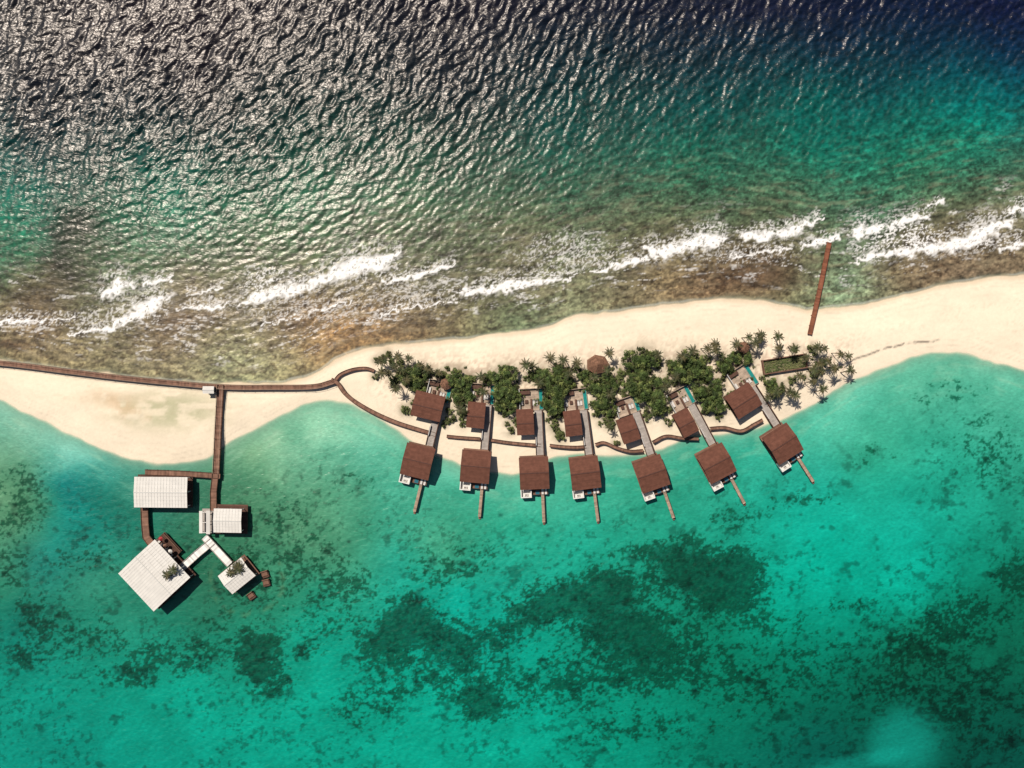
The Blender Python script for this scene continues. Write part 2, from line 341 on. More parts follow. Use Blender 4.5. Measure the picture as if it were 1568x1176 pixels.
mb.box(-w/2,w/2,-h/2,-h/2+.3,-.3,1.3,'wood',.8); mb.box(-w/2,w/2,h/2-.3,h/2,-.3,1.3,'wood',.8); mb.box(-w/2,-w/2+.3,-h/2+.3,h/2-.3,-.3,1.3,'wood',.8); mb.box(w/2-.3,w/2,-h/2+.3,h/2-.3,-.3,1.3,'wood',.8)
mb.obj('fence',E); mb=MB(); mb.box(-w/2+.3,w/2-.3,-h/2+.3,h/2-.3,-.2,.25,'soil'); mb.obj('planting_bed',E)
mb=MB()
for i in range(700):
    a=random.uniform(-w/2+.5,w/2-.5); b=random.choice([-1.5,-.5,.5,1.5])+random.gauss(0,.22); s=random.uniform(.12,.25); z=.25+random.uniform(.05,.4)
    mb.quad([(a-s,b,z),(a,b-s,z+.1),(a+s,b,z),(a,b+s,z-.05)],'leaf2',random.uniform(.6,1.4))
mb.obj('vegetable_rows',E)
# ---------- vegetation ----------
def palm_mesh(k):
    mb=MB(); ht=random.uniform(5.0,7.0); lean=random.uniform(.4,1.4); la=random.uniform(0,6.28)
    P=[(lean*math.cos(la)*(t**2),lean*math.sin(la)*(t**2),ht*t) for t in np.linspace(0,1,7)]
    for i in range(6): mb.cyl(P[i][0],P[i][1],P[i][2]-.02,P[i+1][2],.2-.015*i,'trunk',7,.185-.015*i,P[i+1][0],P[i+1][1])
    cx,cy,cz=P[-1]; nf=12
    for f in range(nf):
        a=2*math.pi*f/nf+random.uniform(-.2,.2); L=random.uniform(2.0,2.9); up=random.uniform(.1,1.0); dr=random.uniform(1.0,2.4)
        n=13; prev=None; sh=random.uniform(.65,1.5)
        for i in range(n+1):
            t=i/n; r=L*t*(1-.1*t); z=cz+up*math.sin(t*1.9)-dr*t*t*.75
            p=np.array([cx+r*math.cos(a),cy+r*math.sin(a),z])
            if prev is not None:
                sd=np.array([-math.sin(a),math.cos(a),0]); fw=np.array([math.cos(a),math.sin(a),0])
                mb.quad([prev-sd*.05,p-sd*.05,p+sd*.05,prev+sd*.05],'palm',sh*1.2)
                ll=.42*math.sin(min(1,t*1.15+.12)*math.pi*.92)+.10
                for sg in (1,-1):
                    tip=prev+sd*sg*ll+fw*ll*.55+np.array([0,0,-ll*.45+random.uniform(-.06,.06)])
                    mb.quad([prev,prev+fw*.2,tip],'palm',sh*random.uniform(.8,1.2))
            prev=p
    for i in range(5):
        a=random.uniform(0,6.28); mb.cyl(cx+.25*math.cos(a),cy+.25*math.sin(a),cz-.45,cz-.15,.14,'trunk',6)
    return mb.mesh('palm_tree_mesh%d'%k)
def tree_mesh(k,R=3.6,ht=4.6,leaf='leaf',ncl=30,nl=75,ls=.28):
    mb=MB(); mb.cyl(0,0,-.3,ht*.5,.28,'trunk',8,.18,.15,.1)
    for i in range(7):
        a=2*math.pi*i/7+random.uniform(-.3,.3); r=R*random.uniform(.4,.7); mb.cyl(.15,.1,ht*.45,ht*.8,.13,'trunk',5,.05,r*math.cos(a),r*math.sin(a))
    for c in range(ncl):
        a=random.uniform(0,6.28); q=math.sqrt(random.random()); rr=R*q*random.uniform(.75,1.05)
        cx,cy=rr*math.cos(a),rr*math.sin(a)*random.uniform(.8,1.1); cz=ht*(.62+.38*(1-q*q))+random.uniform(-.5,.4); cr=random.uniform(.55,1.15)*R/3.6+.1
        cs=random.uniform(.45,1.75)
        for l in range(nl):
            u=np.random.normal(size=3); u/=np.linalg.norm(u); p=np.array([cx,cy,cz])+u*cr*np.array([1,1,.65])*random.random()**.4
            nrm=u*.6+np.array([0,0,.7])+np.random.normal(size=3)*.4; nrm/=np.linalg.norm(nrm)
            t1=np.cross(nrm,np.random.normal(size=3)); t1/=np.linalg.norm(t1); t2=np.cross(nrm,t1); s=ls*random.uniform(.6,1.3)
            mb.quad([p-t1*s,p-t2*s*.55,p+t1*s,p+t2*s*.55],leaf,cs*random.uniform(.75,1.25))
    return mb.mesh('broadleaf_mesh%d'%k)
np.random.seed(3)
PM=[palm_mesh(i) for i in range(6)]
TM=[tree_mesh(i) for i in range(5)]
SM=[tree_mesh(10+i,1.7,1.5,'leaf2',12,50,.22) for i in range(4)]
def place(name,me,px,py,s,zt=5):
    x,y=XY(px,py,zt); o=bpy.data.objects.new(name,me); scene.collection.objects.link(o)
    o.location=(x,y,max(gz(px,py),0.1)-.05); o.rotation_euler=(0,0,random.uniform(0,6.28)); o.scale=(s,s,s*random.uniform(.85,1.1))
PALMS=[(577,553),(592,547),(607,550),(624,553),(598,575),(611,592),(586,566),(642,557),(655,562),(613,570),(602,562),(618,584),(735,578),(800,556),(845,553),(866,549),(872,574),(935,544),(928,562),(1003,546),(1042,552),(1078,533),(1095,524),(1142,516),(1166,508),(1152,527),(1192,515),(1214,530),(1196,531),(1236,543),(1262,532),(1278,562),(1299,545),(1255,573),(1240,586),(1297,570),(1256,600),(1221,580),(1207,594),(1190,604),(1258,553),(1268,549),(1243,562),(1282,540),(1180,612),(1212,606),(933,652),(708,622),(745,600),(905,578),(938,600),(1020,598),(1108,548),(1168,521),(1130,528),(1090,540),(270,866),(263,876),(360,862),(368,870),(352,872),(824,585),(1030,574),(667,568),(1245,530),(815,566),(880,560),(1060,540)]
for (a,b) in PALMS: 
    place('palm_tree',random.choice(PM),a,b,random.uniform(.75,1.05))
TREES=[(628,576,1.0),(643,574,1.0),(637,590,.9),(690,582,.8),(708,590,.9),(712,606,.95),(700,612,.8),(716,583,.7),(762,580,1.0),(780,574,.9),(775,595,1.1),(785,610,1.0),(777,622,.9),(824,575,.8),(840,578,1.0),(856,568,.9),(852,592,1.1),(848,610,1.1),(852,628,.9),(842,600,.9),(868,585,.8),(905,590,.8),(918,600,1.0),(928,582,.8),(930,612,1.0),(940,590,.7),(918,620,.9),(968,552,1.1),(985,546,1.1),(1000,552,1.0),(972,568,.9),(990,572,1.0),(968,592,1.1),(985,600,1.1),(1003,592,1.0),(1010,612,1.1),(998,622,1.0),(1052,553,1.1),(1068,556,1.0),(1048,572,1.1),(1064,576,1.1),(1080,574,.9),(1076,596,1.1),(1092,605,1.1),(1084,618,1.0),(1100,620,.9),(1098,592,.8),(1112,558,.9),(1128,550,.8),(1143,547,.8),(1190,597,.9),(1183,588,.7),(893,575,.7),(745,578,.6),(700,572,.7),(770,606,1.),(858,602,1.),(925,594,.9),(1030,560,.8),(1120,566,.6),(698,600,.8),(765,620,.7),(838,618,.8),(935,628,.7),(1015,628,.7)]
for (a,b,s) in TREES: place('broadleaf_tree',random.choice(TM),a+random.uniform(-2,2),b+random.uniform(-2,2),s*.89,4)
r2=random.Random(5)
SH=[]
for i in range(230):
    a=r2.uniform(575,1260); 
    base=np.interp(a,[575,650,800,1000,1100,1180,1260],[562,580,590,585,572,558,558]); b=base+max(-24,min(30,r2.gauss(0,15)))
    if 1160<a<1240 and 538<b<578: continue
    SH.append((a,b,r2.uniform(.3,.95)))
for v in V:
    for k in range(9):
        dx,dy=v['d']; u=r2.choice([-30,30])+r2.uniform(-8,8); w=r2.uniform(-115,-60)
        SH.append((v['c'][0]+dx*w+dy*u, v['c'][1]+dy*w-dx*u, r2.uniform(.5,1)))
for (a,b,s) in SH: place('shrub',random.choice(SM),a,b,s,1)
# ---------- grids ----------
def axis(half,step,far):
    c=np.arange(-half,half+step*.5,step); o=[];d=step*2;p=half
    while p<far: p+=d; d*=1.45; o.append(p)
    o=np.array(o); return np.concatenate([-o[::-1],c,o])
def grid_mesh(name,xs,ys,Z,attrs,colattrs,material,smooth=True):
    nx,ny=len(xs),len(ys); X,Y=np.meshgrid(xs,ys)
    co=np.stack([X,Y,Z],-1).reshape(-1,3).astype(np.float32)
    me=bpy.data.meshes.new(name); me.vertices.add(nx*ny); me.vertices.foreach_set('co',co.ravel())
    i=np.arange((ny-1)*(nx-1)); r=i//(nx-1); c=i%(nx-1); a=r*nx+c
    f=np.stack([a,a+1,a+nx+1,a+nx],1).astype(np.int32); n=len(f)
    me.loops.add(n*4); me.loops.foreach_set('vertex_index',f.ravel()); me.polygons.add(n)
    me.polygons.foreach_set('loop_start',np.arange(0,n*4,4,dtype=np.int32))
    me.polygons.foreach_set('use_smooth',np.ones(n,bool))
    me.update(calc_edges=True)
    for k,v in attrs.items():
        at=me.attributes.new(k,'FLOAT','POINT'); at.data.foreach_set('value',v.astype(np.float32).ravel())
    for k,v in colattrs.items():
        at=me.attributes.new(k,'FLOAT_COLOR','POINT'); q=np.ones((nx*ny,4),np.float32); q[:,:3]=v.reshape(-1,3); at.data.foreach_set('color',q.ravel())
    me.materials.append(material); o=bpy.data.objects.new(name,me); scene.collection.objects.link(o); return o
xs=axis(184,0.6,9000); ys=axis(140,0.6,9000); X,Y=np.meshgrid(xs,ys); PX=X/S+784; PY=588-Y/S
PXc=np.clip(PX,-950,2650)
Z=ground_z(PXc,PY); d,side=island(PXc,PY)
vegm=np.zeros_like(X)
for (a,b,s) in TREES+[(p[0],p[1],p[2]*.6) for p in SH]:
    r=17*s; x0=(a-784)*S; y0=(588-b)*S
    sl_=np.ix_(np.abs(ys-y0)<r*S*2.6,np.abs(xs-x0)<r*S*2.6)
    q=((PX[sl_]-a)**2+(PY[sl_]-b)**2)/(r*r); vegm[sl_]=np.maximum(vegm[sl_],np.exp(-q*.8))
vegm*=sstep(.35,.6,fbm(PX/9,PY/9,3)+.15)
pink=sstep(.48,.6,fbm(PX/4,PY/4,3))*np.exp(-((PY-np.interp(PX,[560,800,1100,1300],[580,575,558,558]))/34)**2)*sstep(555,600,PX)*(1-sstep(1290,1320,PX))
sand=np.array([0.80,0.665,0.49])[None,None,:]*np.ones(X.shape+(1,))
n1=fbm(PX/60,PY/25,4)[...,None]; sand=sand*(0.90+0.2*n1)
def mixc(c,t,col): 
    t=np.clip(t,0,1)[...,None]; return c*(1-t)+np.array(col)*t
wet=np.where(side<0,sstep(9,0,d)*.55,sstep(4,0,d)*.12)
sand=mixc(sand,wet,(0.52,0.38,0.24))
sand=mixc(sand,sstep(0,-5,d)*np.where(side>0,.9,.75),(0.34,0.52,0.38))
sand=mixc(sand,.8*np.exp(-(((PX-258)/88)**2+((PY-628)/30)**2)**1.4)*(.45+.9*sstep(.35,.65,fbm(PX/22,PY/9,4))),(0.47,0.43,0.27))
sand=mixc(sand,.55*np.exp(-((PX-185-(PY-620)*1.3)/26)**2-((PY-620)/24)**2)*sstep(.35,.6,fbm(PX/10,PY/10,3)),(0.55,0.36,0.2))
sand=mixc(sand,.4*np.exp(-((PX-170)/60)**2-((PY-610)/9)**2),(0.5,0.36,0.22))
lines=sum(np.exp(-((d-o-8*(fbm(PX/90+o,PY/90,3)-.5))/0.9)**2)*w for o,w in ((9,.28),(15,.2),(24,.18),(34,.12)))
sand=mixc(sand,lines*sstep(.3,.6,fbm(PX/30,PY/30,2)),(0.42,0.33,0.24))
foot=sstep(.58,.7,fbm(PX/3.5,PY/3.5,3))*sstep(20,40,d)*sstep(.45,.6,fbm(PX/50,PY/20,2)); sand=mixc(sand,foot*.18,(.4,.3,.2))
wr=np.interp(PX,[1300,1330,1352,1370,1400,1420,1445],[553,542,534,530,524,523,519])+5*(fbm(PX/14,PY*0,4)-.5)
sand=mixc(sand,np.exp(-((PY-wr)/1.5)**2)*sstep(1298,1306,PX)*sstep(1446,1425,PX)*.9*sstep(.2,.42,fbm(PX/7,PY*0+3,3)),(0.12,0.09,0.07))
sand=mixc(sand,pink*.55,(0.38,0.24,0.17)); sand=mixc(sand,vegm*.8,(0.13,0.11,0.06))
gm,nt,b=newmat('coral_sand'); N=nt.nodes; L=nt.links
at=N.new('ShaderNodeAttribute'); at.attribute_name='Col'; tc=N.new('ShaderNodeTexCoord'); nz=N.new('ShaderNodeTexNoise'); nz.inputs['Scale'].default_value=.9; nz.inputs['Detail'].default_value=8; nz.inputs['Roughness'].default_value=.7
L.new(tc.outputs['Object'],nz.inputs['Vector']); mr=N.new('ShaderNodeMapRange'); mr.inputs[1].default_value=.3;mr.inputs[2].default_value=.7;mr.inputs[3].default_value=.93;mr.inputs[4].default_value=1.05; L.new(nz.outputs[0],mr.inputs[0])
vm=N.new('ShaderNodeVectorMath'); vm.operation='SCALE'; L.new(at.outputs['Color'],vm.inputs[0]); L.new(mr.outputs[0],vm.inputs['Scale']); L.new(vm.outputs[0],b.inputs['Base Color']); b.inputs['Roughness'].default_value=.95; b.inputs['Specular IOR Level'].default_value=.1
bp=N.new('ShaderNodeBump'); bp.inputs['Strength'].default_value=.5; bp.inputs['Distance'].default_value=.15; L.new(nz.outputs[0],bp.inputs['Height']); L.new(bp.outputs[0],b.inputs['Normal'])
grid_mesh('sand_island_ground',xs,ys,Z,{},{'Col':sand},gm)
# ---------- water ----------
xs=axis(180,0.36,9000); ys=axis(137,0.36,9000); X,Y=np.meshgrid(xs,ys); PX=X/S+784; PY=588-Y/S
OC=[(50,40,24,24,28),(400,40,26,26,31),(784,30,22,25,36),(1150,30,14,24,44),(1500,20,8,20,50),(1568,80,4,38,62),(1300,80,8,38,54),(1000,110,14,42,48),(700,130,24,34,38),(300,150,24,27,31),(50,180,18,28,34),
(60,240,4,58,54),(200,235,6,58,52),(400,240,20,60,50),(600,230,24,62,50),(850,200,16,68,60),(1050,180,8,76,70),(1250,150,4,78,74),(1480,140,0,86,86),(1568,150,0,86,88),
(40,300,2,98,80),(250,300,14,100,78),(450,300,36,94,68),(650,300,50,90,64),(850,280,46,90,68),(1050,260,34,100,76),(1250,220,10,106,88),(1500,200,4,120,102),(1400,260,40,114,86),
(100,345,42,70,50),(30,360,16,106,78),(200,370,52,100,70),(400,360,66,96,66),(600,350,80,96,68),(800,340,88,100,72),(1000,320,84,102,74),(1200,290,70,104,76),(1450,290,84,106,78),(1568,280,80,104,78),
(20,430,86,88,60),(100,430,66,72,50),(300,430,106,100,74),(600,440,108,98,72),(800,410,102,98,72),(1000,380,102,96,70),(1200,380,104,92,68),(1450,330,102,98,74),
(50,490,126,106,80),(250,500,118,100,76),(450,490,114,94,70),(650,480,106,92,68),(800,470,98,102,74),(950,440,112,104,78),(1100,425,108,88,66),(1200,425,104,86,64),(1290,440,136,160,124),(1280,400,108,122,94),(1360,410,114,102,78),(1480,400,120,104,82),(1568,400,126,110,86),
(50,530,134,120,88),(200,550,140,132,98),(350,560,142,142,106),(450,560,166,156,114),(520,530,156,122,80),(650,515,148,124,88),(800,495,112,126,92),(880,470,144,146,110),(1050,445,144,122,90),(1200,455,142,134,98)]
LG=[(0,640,120,182,154),(30,700,92,152,120),(50,740,80,148,114),(100,690,110,190,168),(95,745,4,124,118),(60,780,62,136,104),(110,800,8,136,122),(30,830,62,136,106),(150,760,12,122,106),(20,900,40,130,102),(60,860,28,126,110),(20,960,6,112,94),(20,1050,2,144,122),(100,930,30,130,106),
(190,730,52,138,118),(270,740,58,128,104),(150,900,46,136,110),(250,970,20,136,110),(150,1060,2,146,122),(300,1060,0,154,128),(100,1150,0,138,118),(350,1150,0,152,128),(320,930,36,116,88),
(380,690,108,164,124),(400,760,72,136,100),(300,800,44,112,84),(450,830,74,140,104),(440,700,110,174,138),(500,660,130,198,162),(560,700,84,172,142),(600,760,60,160,130),(530,780,68,148,114),(520,870,62,146,112),(600,870,32,164,138),(480,950,12,150,122),(700,760,60,166,136),(680,850,58,156,122),(780,800,42,162,130),(780,880,26,162,136),(880,820,32,162,134),
(600,660,118,196,162),(700,730,92,186,156),(780,750,74,176,146),(880,760,58,168,138),(950,760,48,162,132),(1050,790,32,150,122),(1150,760,28,158,132),(1250,720,36,164,140),(1250,650,78,184,154),(1320,610,86,186,156),(1400,580,92,182,150),(1400,650,58,170,140),(1500,620,78,176,146),(1568,620,78,176,146),(1500,720,34,158,130),(1330,690,50,164,132),(1400,800,16,162,138),(1280,840,2,172,146),(1400,900,2,166,140),(1540,800,20,142,116),
(1200,900,0,162,136),(1250,960,0,146,120),(1100,960,4,126,98),(700,900,4,160,136),(760,920,4,156,132),(550,1000,2,152,126),(480,1100,0,158,132),(650,1100,0,154,128),(800,1140,0,158,132),(920,1120,0,142,116),(1050,1090,0,128,102),(1180,1080,0,108,84),(1300,1050,0,98,76),(1450,1050,2,90,68),(1550,1000,4,96,72),(1550,1150,0,78,64),(1250,1160,0,92,78),(1400,980,6,106,80),(1050,1170,0,124,100),(1560,900,6,110,84)]
def rbf(C,px,py,c=22.0):
    C=np.array(C,float); P=C[:,:2]; V_=C[:,2:]
    D=np.linalg.norm(P[:,None]-P[None],axis=-1); A=np.sqrt(D*D+c*c); n=len(P)
    B=np.zeros((n+1,n+1)); B[:n,:n]=A+np.eye(n)*-6; B[:n,n]=1; B[n,:n]=1
    w=np.linalg.solve(B,np.vstack([V_,np.zeros((1,3))]))
    lx=np.arange(-40,1612,6.0); ly=np.arange(0,1204,6.0); GX,GY=np.meshgrid(lx,ly); G=np.zeros(GX.shape+(3,))
    for i in range(n): G+=np.sqrt((GX-P[i,0])**2+(GY-P[i,1])**2+c*c)[...,None]*w[i]
    G=np.clip(G+w[n],0,225)
    u=np.clip((px-lx[0])/6,0,len(lx)-1.001); v=np.clip((py-ly[0])/6,0,len(ly)-1.001); i0=u.astype(int); j0=v.astype(int); fu=(u-i0)[...,None]; fv=(v-j0)[...,None]
    return (G[j0,i0]*(1-fu)+G[j0,i0+1]*fu)*(1-fv)+(G[j0+1,i0]*(1-fu)+G[j0+1,i0+1]*fu)*fv
wx=(fbm(PX/70,PY/70,4)-.5)*60; wy=(fbm(PX/70+50,PY/70+50,4)-.5)*60
cx=np.clip(PX+wx*.7,-20,1590); cyO=np.clip(PY+wy*.6,10,700); cyL=np.clip(PY+wy*.7,500,1190)
d,side=island(np.clip(PX,-950,2650),PY); out=-d
colO=rbf(OC,cx,cyO); colL=rbf(LG,cx,cyL)
shoreN=np.interp(PX,gx,ct); rel0=PY-shoreN
n2=fbm(PX/16,rel0/6,4); n3=fbm(PX/3.8,PY/3.0,3,.65); n4=fbm(PX/9+20,PY/6,4,.65)
reef=sstep(290,140,out)*(side<0)
colO=colO*(1+ (n2-.5)[...,None]*(.2+.5*reef[...,None]))
colO=colO*(1+1.0*((n3-.5)*reef)[...,None])
dk=sstep(.54,.68,n4)*reef; colO=colO*(1-.30*dk[...,None]*np.array([.9,1,1.05]))
colO=mixc(colO,.36*sstep(.5,.75,fbm(PX/26,rel0/5+3,4))*reef,(168,153,122))
for (a,b_,rx,ry,s) in [(103,348,38,34,.34),(98,415,26,30,.25),(60,452,40,16,.15),(1180,425,70,16,.18),(300,490,60,14,.15),(10,525,40,6,.3)]:
    e=s*np.exp(-(((PX+wx*.5-a)/rx)**2+((PY+wy*.5-b_)/ry)**2)**1.5)*(.6+.8*n3); colO=colO*(1-e[...,None]*np.array([.8,1,1]))
teal=sstep(140,230,out)*sstep(480,380,out); colO=colO*(1+teal[...,None]*(fbm(PX/6,PY/5,3)-.5)[...,None]*.8)
# --- lagoon seagrass / coral
E_=[(625,960,62,46,1.),(585,985,40,35,.9),(700,985,60,40,.82),(720,1010,90,50,.62),(640,1040,90,40,.6),(790,960,50,30,.75),(860,930,75,38,.98),(930,905,60,40,.98),(960,965,100,55,.92),(1060,875,80,50,1.),(1130,865,48,42,1.),(1110,915,60,40,.92),(1010,1010,110,50,.8),(860,1050,120,42,.72),(740,1072,48,30,1.1),(400,985,38,30,.9),(392,1015,40,30,.98),(415,1045,45,30,.75),(240,1010,75,45,.58),(200,1040,50,25,.55),(1550,880,40,45,.9),(1480,955,80,35,.75),(1390,985,90,40,.68),(1250,1000,60,30,.52),(530,900,40,30,.52),(470,860,60,50,.5),(380,890,62,48,.6),(1000,850,50,16,.75),(1050,830,40,14,.65),(1140,785,60,16,.55),(1230,770,50,12,.55),(470,1000,25,16,.75),(340,960,50,30,.48),(680,880,60,30,.48),(540,750,40,20,.45),(1330,690,40,18,.52),(1520,690,60,60,.45),(1150,1050,100,50,.6),(1420,1060,150,60,.55),(1300,930,60,20,.4),(1500,1120,80,50,.45),(60,960,40,50,.68),(20,790,50,50,.58),(20,870,40,30,.58),(40,740,40,30,.5),(130,860,50,30,.5),(30,1010,30,20,.6),(440,790,50,40,.42),(980,1120,120,30,.48),(560,1080,60,30,.45),(1460,600,60,20,.4),(500,950,70,50,.45),(140,980,60,40,.56),(300,1000,60,30,.5),(720,860,50,30,.45),(1180,960,60,40,.52)]
m=np.zeros_like(PX); q1=PX+wx*.7; q2=PY+wy*.7
for (a,b_,rx,ry,s) in E_:
    m=1-(1-m)*(1-np.clip(s,0,1)*np.exp(-(((q1-a)/rx)**2+((q2-b_)/ry)**2)**1.5))
fA=fbm(PX/13,PY/10,4,.6); fB=fbm(PX/4.2,PY/3.4,3,.6)
fn=.45*fA+.55*fB; fr=(fn-fn.mean())/fn.std()
cov=sstep(-.7,.9,fr*1.2+(m-.60)*4.4)*sstep(.02,.25,m)
cov=np.maximum(cov,sstep(.75,1.,m)*.8)
fBn=np.clip((fB-.5)*2.2,-1,1)[...,None]
dark=colL*np.array([.24,.51,.46])*(1+.38*fBn)
cov*=.92
colL=colL*(1-cov[...,None])+dark*cov[...,None]
g=fbm(PX/35,PY/28,4); colL=colL*(1+.26*(g-.5)[...,None]*np.array([1.8,.8,.9]))
colL=colL*(1+.06*fBn)
spm=sstep(.40,.58,fbm(PX/80+5,PY/80+7,3))*sstep(40,110,out)
sp=sstep(.58,.68,fbm(PX/7+9,PY/6,4,.6))*spm; colL=colL*(1-.30*sp[...,None]*np.array([1,.75,.8]))
sp2=sstep(.64,.78,fbm(PX/22+3,PY/18,4,.6))*sstep(60,140,out); colL=colL*(1-.32*sp2[...,None]*np.array([1,.8,.85]))
rb=np.random.default_rng(8)
for i in range(80):
    a,b_=rb.uniform(0,1568),rb.uniform(760,1170); r=rb.uniform(1.5,5)
    x0=(a-784)*S; y0=(588-b_)*S; ix=np.abs(xs-x0)<r*S*3; iy=np.abs(ys-y0)<r*S*3
    sl_=np.ix_(iy,ix); e=np.exp(-(((PX[sl_]-a)/r)**2+((PY[sl_]-b_)/(r*.8))**2)*(.6+fB[sl_]))*rb.uniform(.2,.55); colL[sl_]=colL[sl_]*(1-e[...,None]*np.array([1,.8,.8]))
hole=np.exp(-(((PX+wx*.3-1385)/58)**2+((PY+wy*.3-1135)/50)**2)**2.2)+.7*np.exp(-(((PX+wx*.2-1290)/90)**2+((PY+(PX-1290)*.25-1175)/16)**2)**2)
colL=mixc(colL,hole*.8,(10,142,124))
rr=np.hypot(PX-378,(PY-885)); colL=mixc(colL,.3*np.exp(-((rr-56-8*(fbm(PX/12,PY/12,2)-.5))/4)**2)*(PY>860)*sstep(.35,.55,fA),(120,130,90))
dshal=sstep(34,0,out); colL=mixc(colL,dshal*.3,(160,214,184))
colL=mixc(colL,.32*sstep(.5,.8,fbm(PX/30,(PY-np.interp(PX,gx,cb))/8,3))*sstep(80,15,out),(180,215,180))
col=np.where(side[...,None]>0,colL,colO); col=np.clip(col,0,245)
# --- foam
def segd(px,py,pl):
    best=np.full(px.shape,1e9)
    for (a,b_) in zip(pl[:-1],pl[1:]):
        ax,ay,wa=a; bx,by,wb=b_; vx,vy=bx-ax,by-ay; L2=vx*vx+vy*vy
        t=np.clip(((px-ax)*vx+(py-ay)*vy)/L2,0,1); w=(wa+(wb-wa)*t)*1.2
        best=np.minimum(best,np.hypot(px-ax-t*vx,py-ay-t*vy)/w)
    return best
FO=[[(158,455,4),(170,447,9),(180,436,10),(196,438,5)],[(216,438,3),(235,434,4),(268,424,1)],[(128,508,2),(170,502,4),(200,484,8),(235,466,10),(252,456,4)],
[(368,465,2),(392,456,7),(430,446,9),(470,438,6),(505,425,8),(550,404,12),(585,402,10),(612,386,3)],[(588,432,2),(635,426,4),(670,412,4),(698,402,2)],[(700,450,2),(760,442,6),(815,432,6),(860,428,3),(882,422,1)],
[(900,418,1),(940,410,4),(985,398,4)],[(990,380,4),(1003,387,9),(1030,383,6),(1060,374,10),(1090,366,10),(1112,368,3)],[(1138,364,4),(1180,360,7),(1225,350,6),(1258,332,2)],[(1228,381,2),(1250,372,5),(1285,362,4)],
[(1308,402,2),(1335,392,6),(1370,386,5),(1430,380,7),(1480,372,9),(1510,352,11),(1540,340,6)],[(1306,360,3),(1325,353,10),(1345,350,5)],[(1360,346,3),(1390,338,6),(1420,330,3)],[(1425,318,1),(1440,311,4),(1450,308,1)],[(1535,382,2),(1568,374,5),(1640,360,5)],[(1550,322,5),(1640,318,8)],
[(0,492,2),(60,490,2),(110,486,1)],[(270,474,1),(330,470,3),(350,462,1)],[(-100,500,4),(0,494,2)],[(110,510,1),(150,506,2)],[(290,452,1),(345,440,2)],[(560,495,.8),(620,470,1.4),(700,462,.8)],[(400,500,.7),(470,478,1.3),(540,462,.8)],[(1120,392,1),(1190,385,2),(1215,378,1)]]
foam=np.zeros_like(PX); near=(side<0)&(out<260)
fx=PX+(fbm(PX/9,PY/9,3)-.5)*22; fy=PY+(fbm(PX/9+40,PY/9,3)-.5)*18
ln=fbm(PX/3.0,PY/3.0,3,.65); lace=1-np.abs(2*fbm(PX/6,PY/4.5,3,.6)-1)*2.6
for pl in FO:
    q=segd(fx,fy,pl); foam=np.maximum(foam,sstep(1.2,.5,q)*sstep(.32,.54,ln+.12))
    q=segd(fx,fy+6,[(a,b_,w*2.6) for a,b_,w in pl]); foam=np.maximum(foam,.7*sstep(1.2,.3,q)*sstep(.5,.95,lace+.5*(ln-.5)))
for (a,b_,rx,ry,s) in [(412,430,46,26,1.1),(1385,362,70,24,1.15),(215,474,44,20,.9),(1050,376,62,14,.8),(880,395,90,24,.65),(1330,385,28,16,.9),(560,412,64,18,.8),(730,438,60,14,.7),(50,492,70,10,.75),(1500,368,54,16,.9),(330,465,45,14,.7),(1130,388,90,18,.55),(1550,370,40,16,.9),(640,450,90,22,.5),(460,470,120,20,.5),(870,385,60,30,.6),(160,490,60,20,.6)]:
    e=np.exp(-(((fx-a)/rx)**2+((fy-b_)/ry)**2)**1.5); foam=np.maximum(foam,s*.85*sstep(.55,1.,lace+.45*(e-.75)+.5*(ln-.5))*sstep(.05,.4,e))
rel=rel0+14*(fbm(PX/45,PY/45,4)-.5)
st=1-np.abs(2*fbm(PX/60,rel/9,4,.5)-1)*8
zone=sstep(150,110,out)*sstep(14,40,out)*(side<0)
foam=np.maximum(foam,.6*sstep(.2,.9,st)*zone*sstep(.38,.58,fbm(PX/24,PY/24,3))*sstep(.3,.6,ln))
foam=np.maximum(foam,.35*np.exp(-((out-3)/1.4)**2)*(side<0)*sstep(.35,.6,fbm(PX/40,PY/40,2)))
foam=np.clip(foam*(near|(side>0)),0,1)
def ocean(n,dx,ang,spread,l0,l1,seed):
    r=np.random.default_rng(seed); k=2*np.pi*np.fft.fftfreq(n,dx); KX,KY=np.meshgrid(k,k); K=np.hypot(KX,KY)+1e-9
    k0=2*np.pi/l0; 
    sp=np.exp(-.5*(np.log(K/k0)/l1)**2)/K; da=np.cos(np.arctan2(KY,KX)-ang); sp=sp*np.where(da>0,da,0)**spread
    F=sp*(r.normal(size=(n,n))+1j*r.normal(size=(n,n))); h=np.fft.ifft2(F).real
    gy,gx_=np.gradient(h,dx); s=np.sqrt((gx_**2+gy**2).mean()/1.0); return h/s
n=1024; DX=0.36
A1=ocean(n,DX,math.radians(-44),2.2,3.9,.45,1); A2=ocean(n,DX,math.radians(-64),3.5,3.3,.42,2); A3=ocean(n,DX,math.radians(-50),1.0,2.0,.28,3); A4=ocean(n,DX,math.radians(-40),2,12.0,.35,4)
def samp(A,x,y):
    i=np.rint(x/DX).astype(int)%n; j=np.rint(y/DX).astype(int)%n; return A[j,i]
core=(np.abs(X)<181)&(np.abs(Y)<138)
h1,h2,h3,h4=samp(A1,X,Y),samp(A2,X,Y),samp(A3,X,Y),samp(A4,X,Y)
deep=sstep(110,380,out)*(side<0); shal=(side<0)*sstep(0,60,out)
nearsh=sstep(360,140,out); grp=.7+.6*fbm(PX/50,PY/50,3)
hz=(side<0)*((h1*(1-nearsh)+h2*nearsh)*(.05*shal+.16*deep)+h3*(.045*shal+.085*deep)+h4*.06*deep)*grp
hz+= (side>0)*(samp(A2,X+50,Y+80)*.03+h3*.04)*sstep(0,80,out)
hz*=core
hz+=.06*foam*(side<0)*core
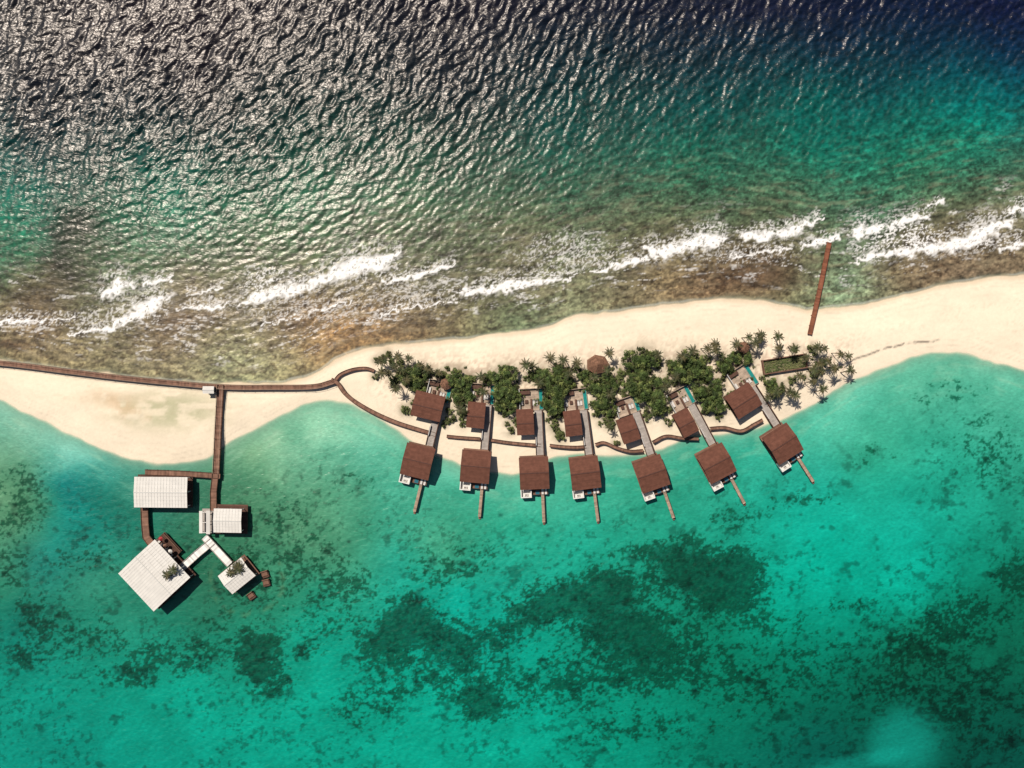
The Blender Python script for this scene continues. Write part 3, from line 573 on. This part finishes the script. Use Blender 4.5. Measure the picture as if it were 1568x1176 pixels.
ripple=np.where(side<0,.4+.6*deep,.5)*sstep(0,30,out)
opac=np.where(side<0,1-np.exp(-np.maximum(out,0)/4),1-np.exp(-np.maximum(out,0)/7)); opac=np.clip(np.where(out<=0,0,opac),0,1); opac=np.maximum(opac,foam*.9*(out>0))
KL=1.22
cl=lin(col)/KL
wm,nt,b=newmat('sea_water'); N=nt.nodes; L=nt.links
at=N.new('ShaderNodeAttribute'); at.attribute_name='Col'; af=N.new('ShaderNodeAttribute'); af.attribute_name='foam'; ar=N.new('ShaderNodeAttribute'); ar.attribute_name='ripple'; ao=N.new('ShaderNodeAttribute'); ao.attribute_name='opac'
tc=N.new('ShaderNodeTexCoord'); mp=N.new('ShaderNodeMapping'); mp.inputs['Rotation'].default_value=(0,0,math.radians(45)); mp.inputs['Scale'].default_value=(1.0,2.0,1)
L.new(tc.outputs['Object'],mp.inputs[0])
nz=N.new('ShaderNodeTexNoise'); nz.inputs['Scale'].default_value=.8; nz.inputs['Detail'].default_value=2; nz.inputs['Distortion'].default_value=.6; L.new(mp.outputs[0],nz.inputs['Vector'])
bp=N.new('ShaderNodeBump'); bp.inputs['Distance'].default_value=.18; L.new(nz.outputs[0],bp.inputs['Height']); 
L.new(ar.outputs['Fac'],bp.inputs['Strength'])
mr=N.new('ShaderNodeMapRange'); mr.inputs[1].default_value=.3;mr.inputs[2].default_value=.7;mr.inputs[3].default_value=.90;mr.inputs[4].default_value=1.10; L.new(nz.outputs[0],mr.inputs[0])
vm=N.new('ShaderNodeVectorMath'); vm.operation='SCALE'; L.new(at.outputs['Color'],vm.inputs[0]); L.new(mr.outputs[0],vm.inputs['Scale'])
mx=N.new('ShaderNodeMix'); mx.data_type='RGBA'; L.new(af.outputs['Fac'],mx.inputs[0]); L.new(vm.outputs[0],mx.inputs[6]); mx.inputs[7].default_value=(.84,.80,.75,1)
L.new(mx.outputs[2],b.inputs['Base Color']); L.new(bp.outputs[0],b.inputs['Normal']); L.new(ao.outputs['Fac'],b.inputs['Alpha'])
rm=N.new('ShaderNodeMapRange'); rm.inputs[3].default_value=.315; rm.inputs[4].default_value=.8; L.new(af.outputs['Fac'],rm.inputs[0]); L.new(rm.outputs[0],b.inputs['Roughness'])
b.inputs['IOR'].default_value=1.34; b.inputs['Specular IOR Level'].default_value=.85; b.inputs['Specular Tint'].default_value=(1,.89,.80,1)
grid_mesh('water',xs,ys,hz,{'foam':foam,'ripple':ripple,'opac':opac},{'Col':cl},wm)
# ---------- light ----------
za=math.radians(36)
sd=Vector((-0.62*math.sin(za),0.785*math.sin(za),math.cos(za))).normalized()
sl=bpy.data.lights.new('sun','SUN'); sl.energy=5.0; sl.angle=math.radians(.5); sl.color=(1,.95,.88)
so=bpy.data.objects.new('sun',sl); so.rotation_euler=sd.to_track_quat('Z','Y').to_euler(); so.location=(0,0,100); scene.collection.objects.link(so)
w=bpy.data.worlds.new('World'); scene.world=w; w.use_nodes=True; nt=w.node_tree; sk=nt.nodes.new('ShaderNodeTexSky'); sk.sky_type='NISHITA'; sk.sun_disc=False
sk.sun_elevation=math.radians(54); sk.sun_rotation=math.atan2(sd.x,sd.y)%(2*math.pi)
bg=nt.nodes['Background']; bg.inputs['Strength'].default_value=.05; nt.links.new(sk.outputs[0],bg.inputs[0])
scene.view_settings.view_transform='Standard'; scene.view_settings.look='None'; scene.view_settings.exposure=0
cam=bpy.data.cameras.new('camera'); co=bpy.data.objects.new('camera',cam); scene.collection.objects.link(co); co.location=(0,0,H); co.rotation_euler=(0,0,0)
cam.sensor_width=36; cam.lens=36/2/(784*S/H); cam.clip_end=30000; cam.clip_start=1; scene.camera=co
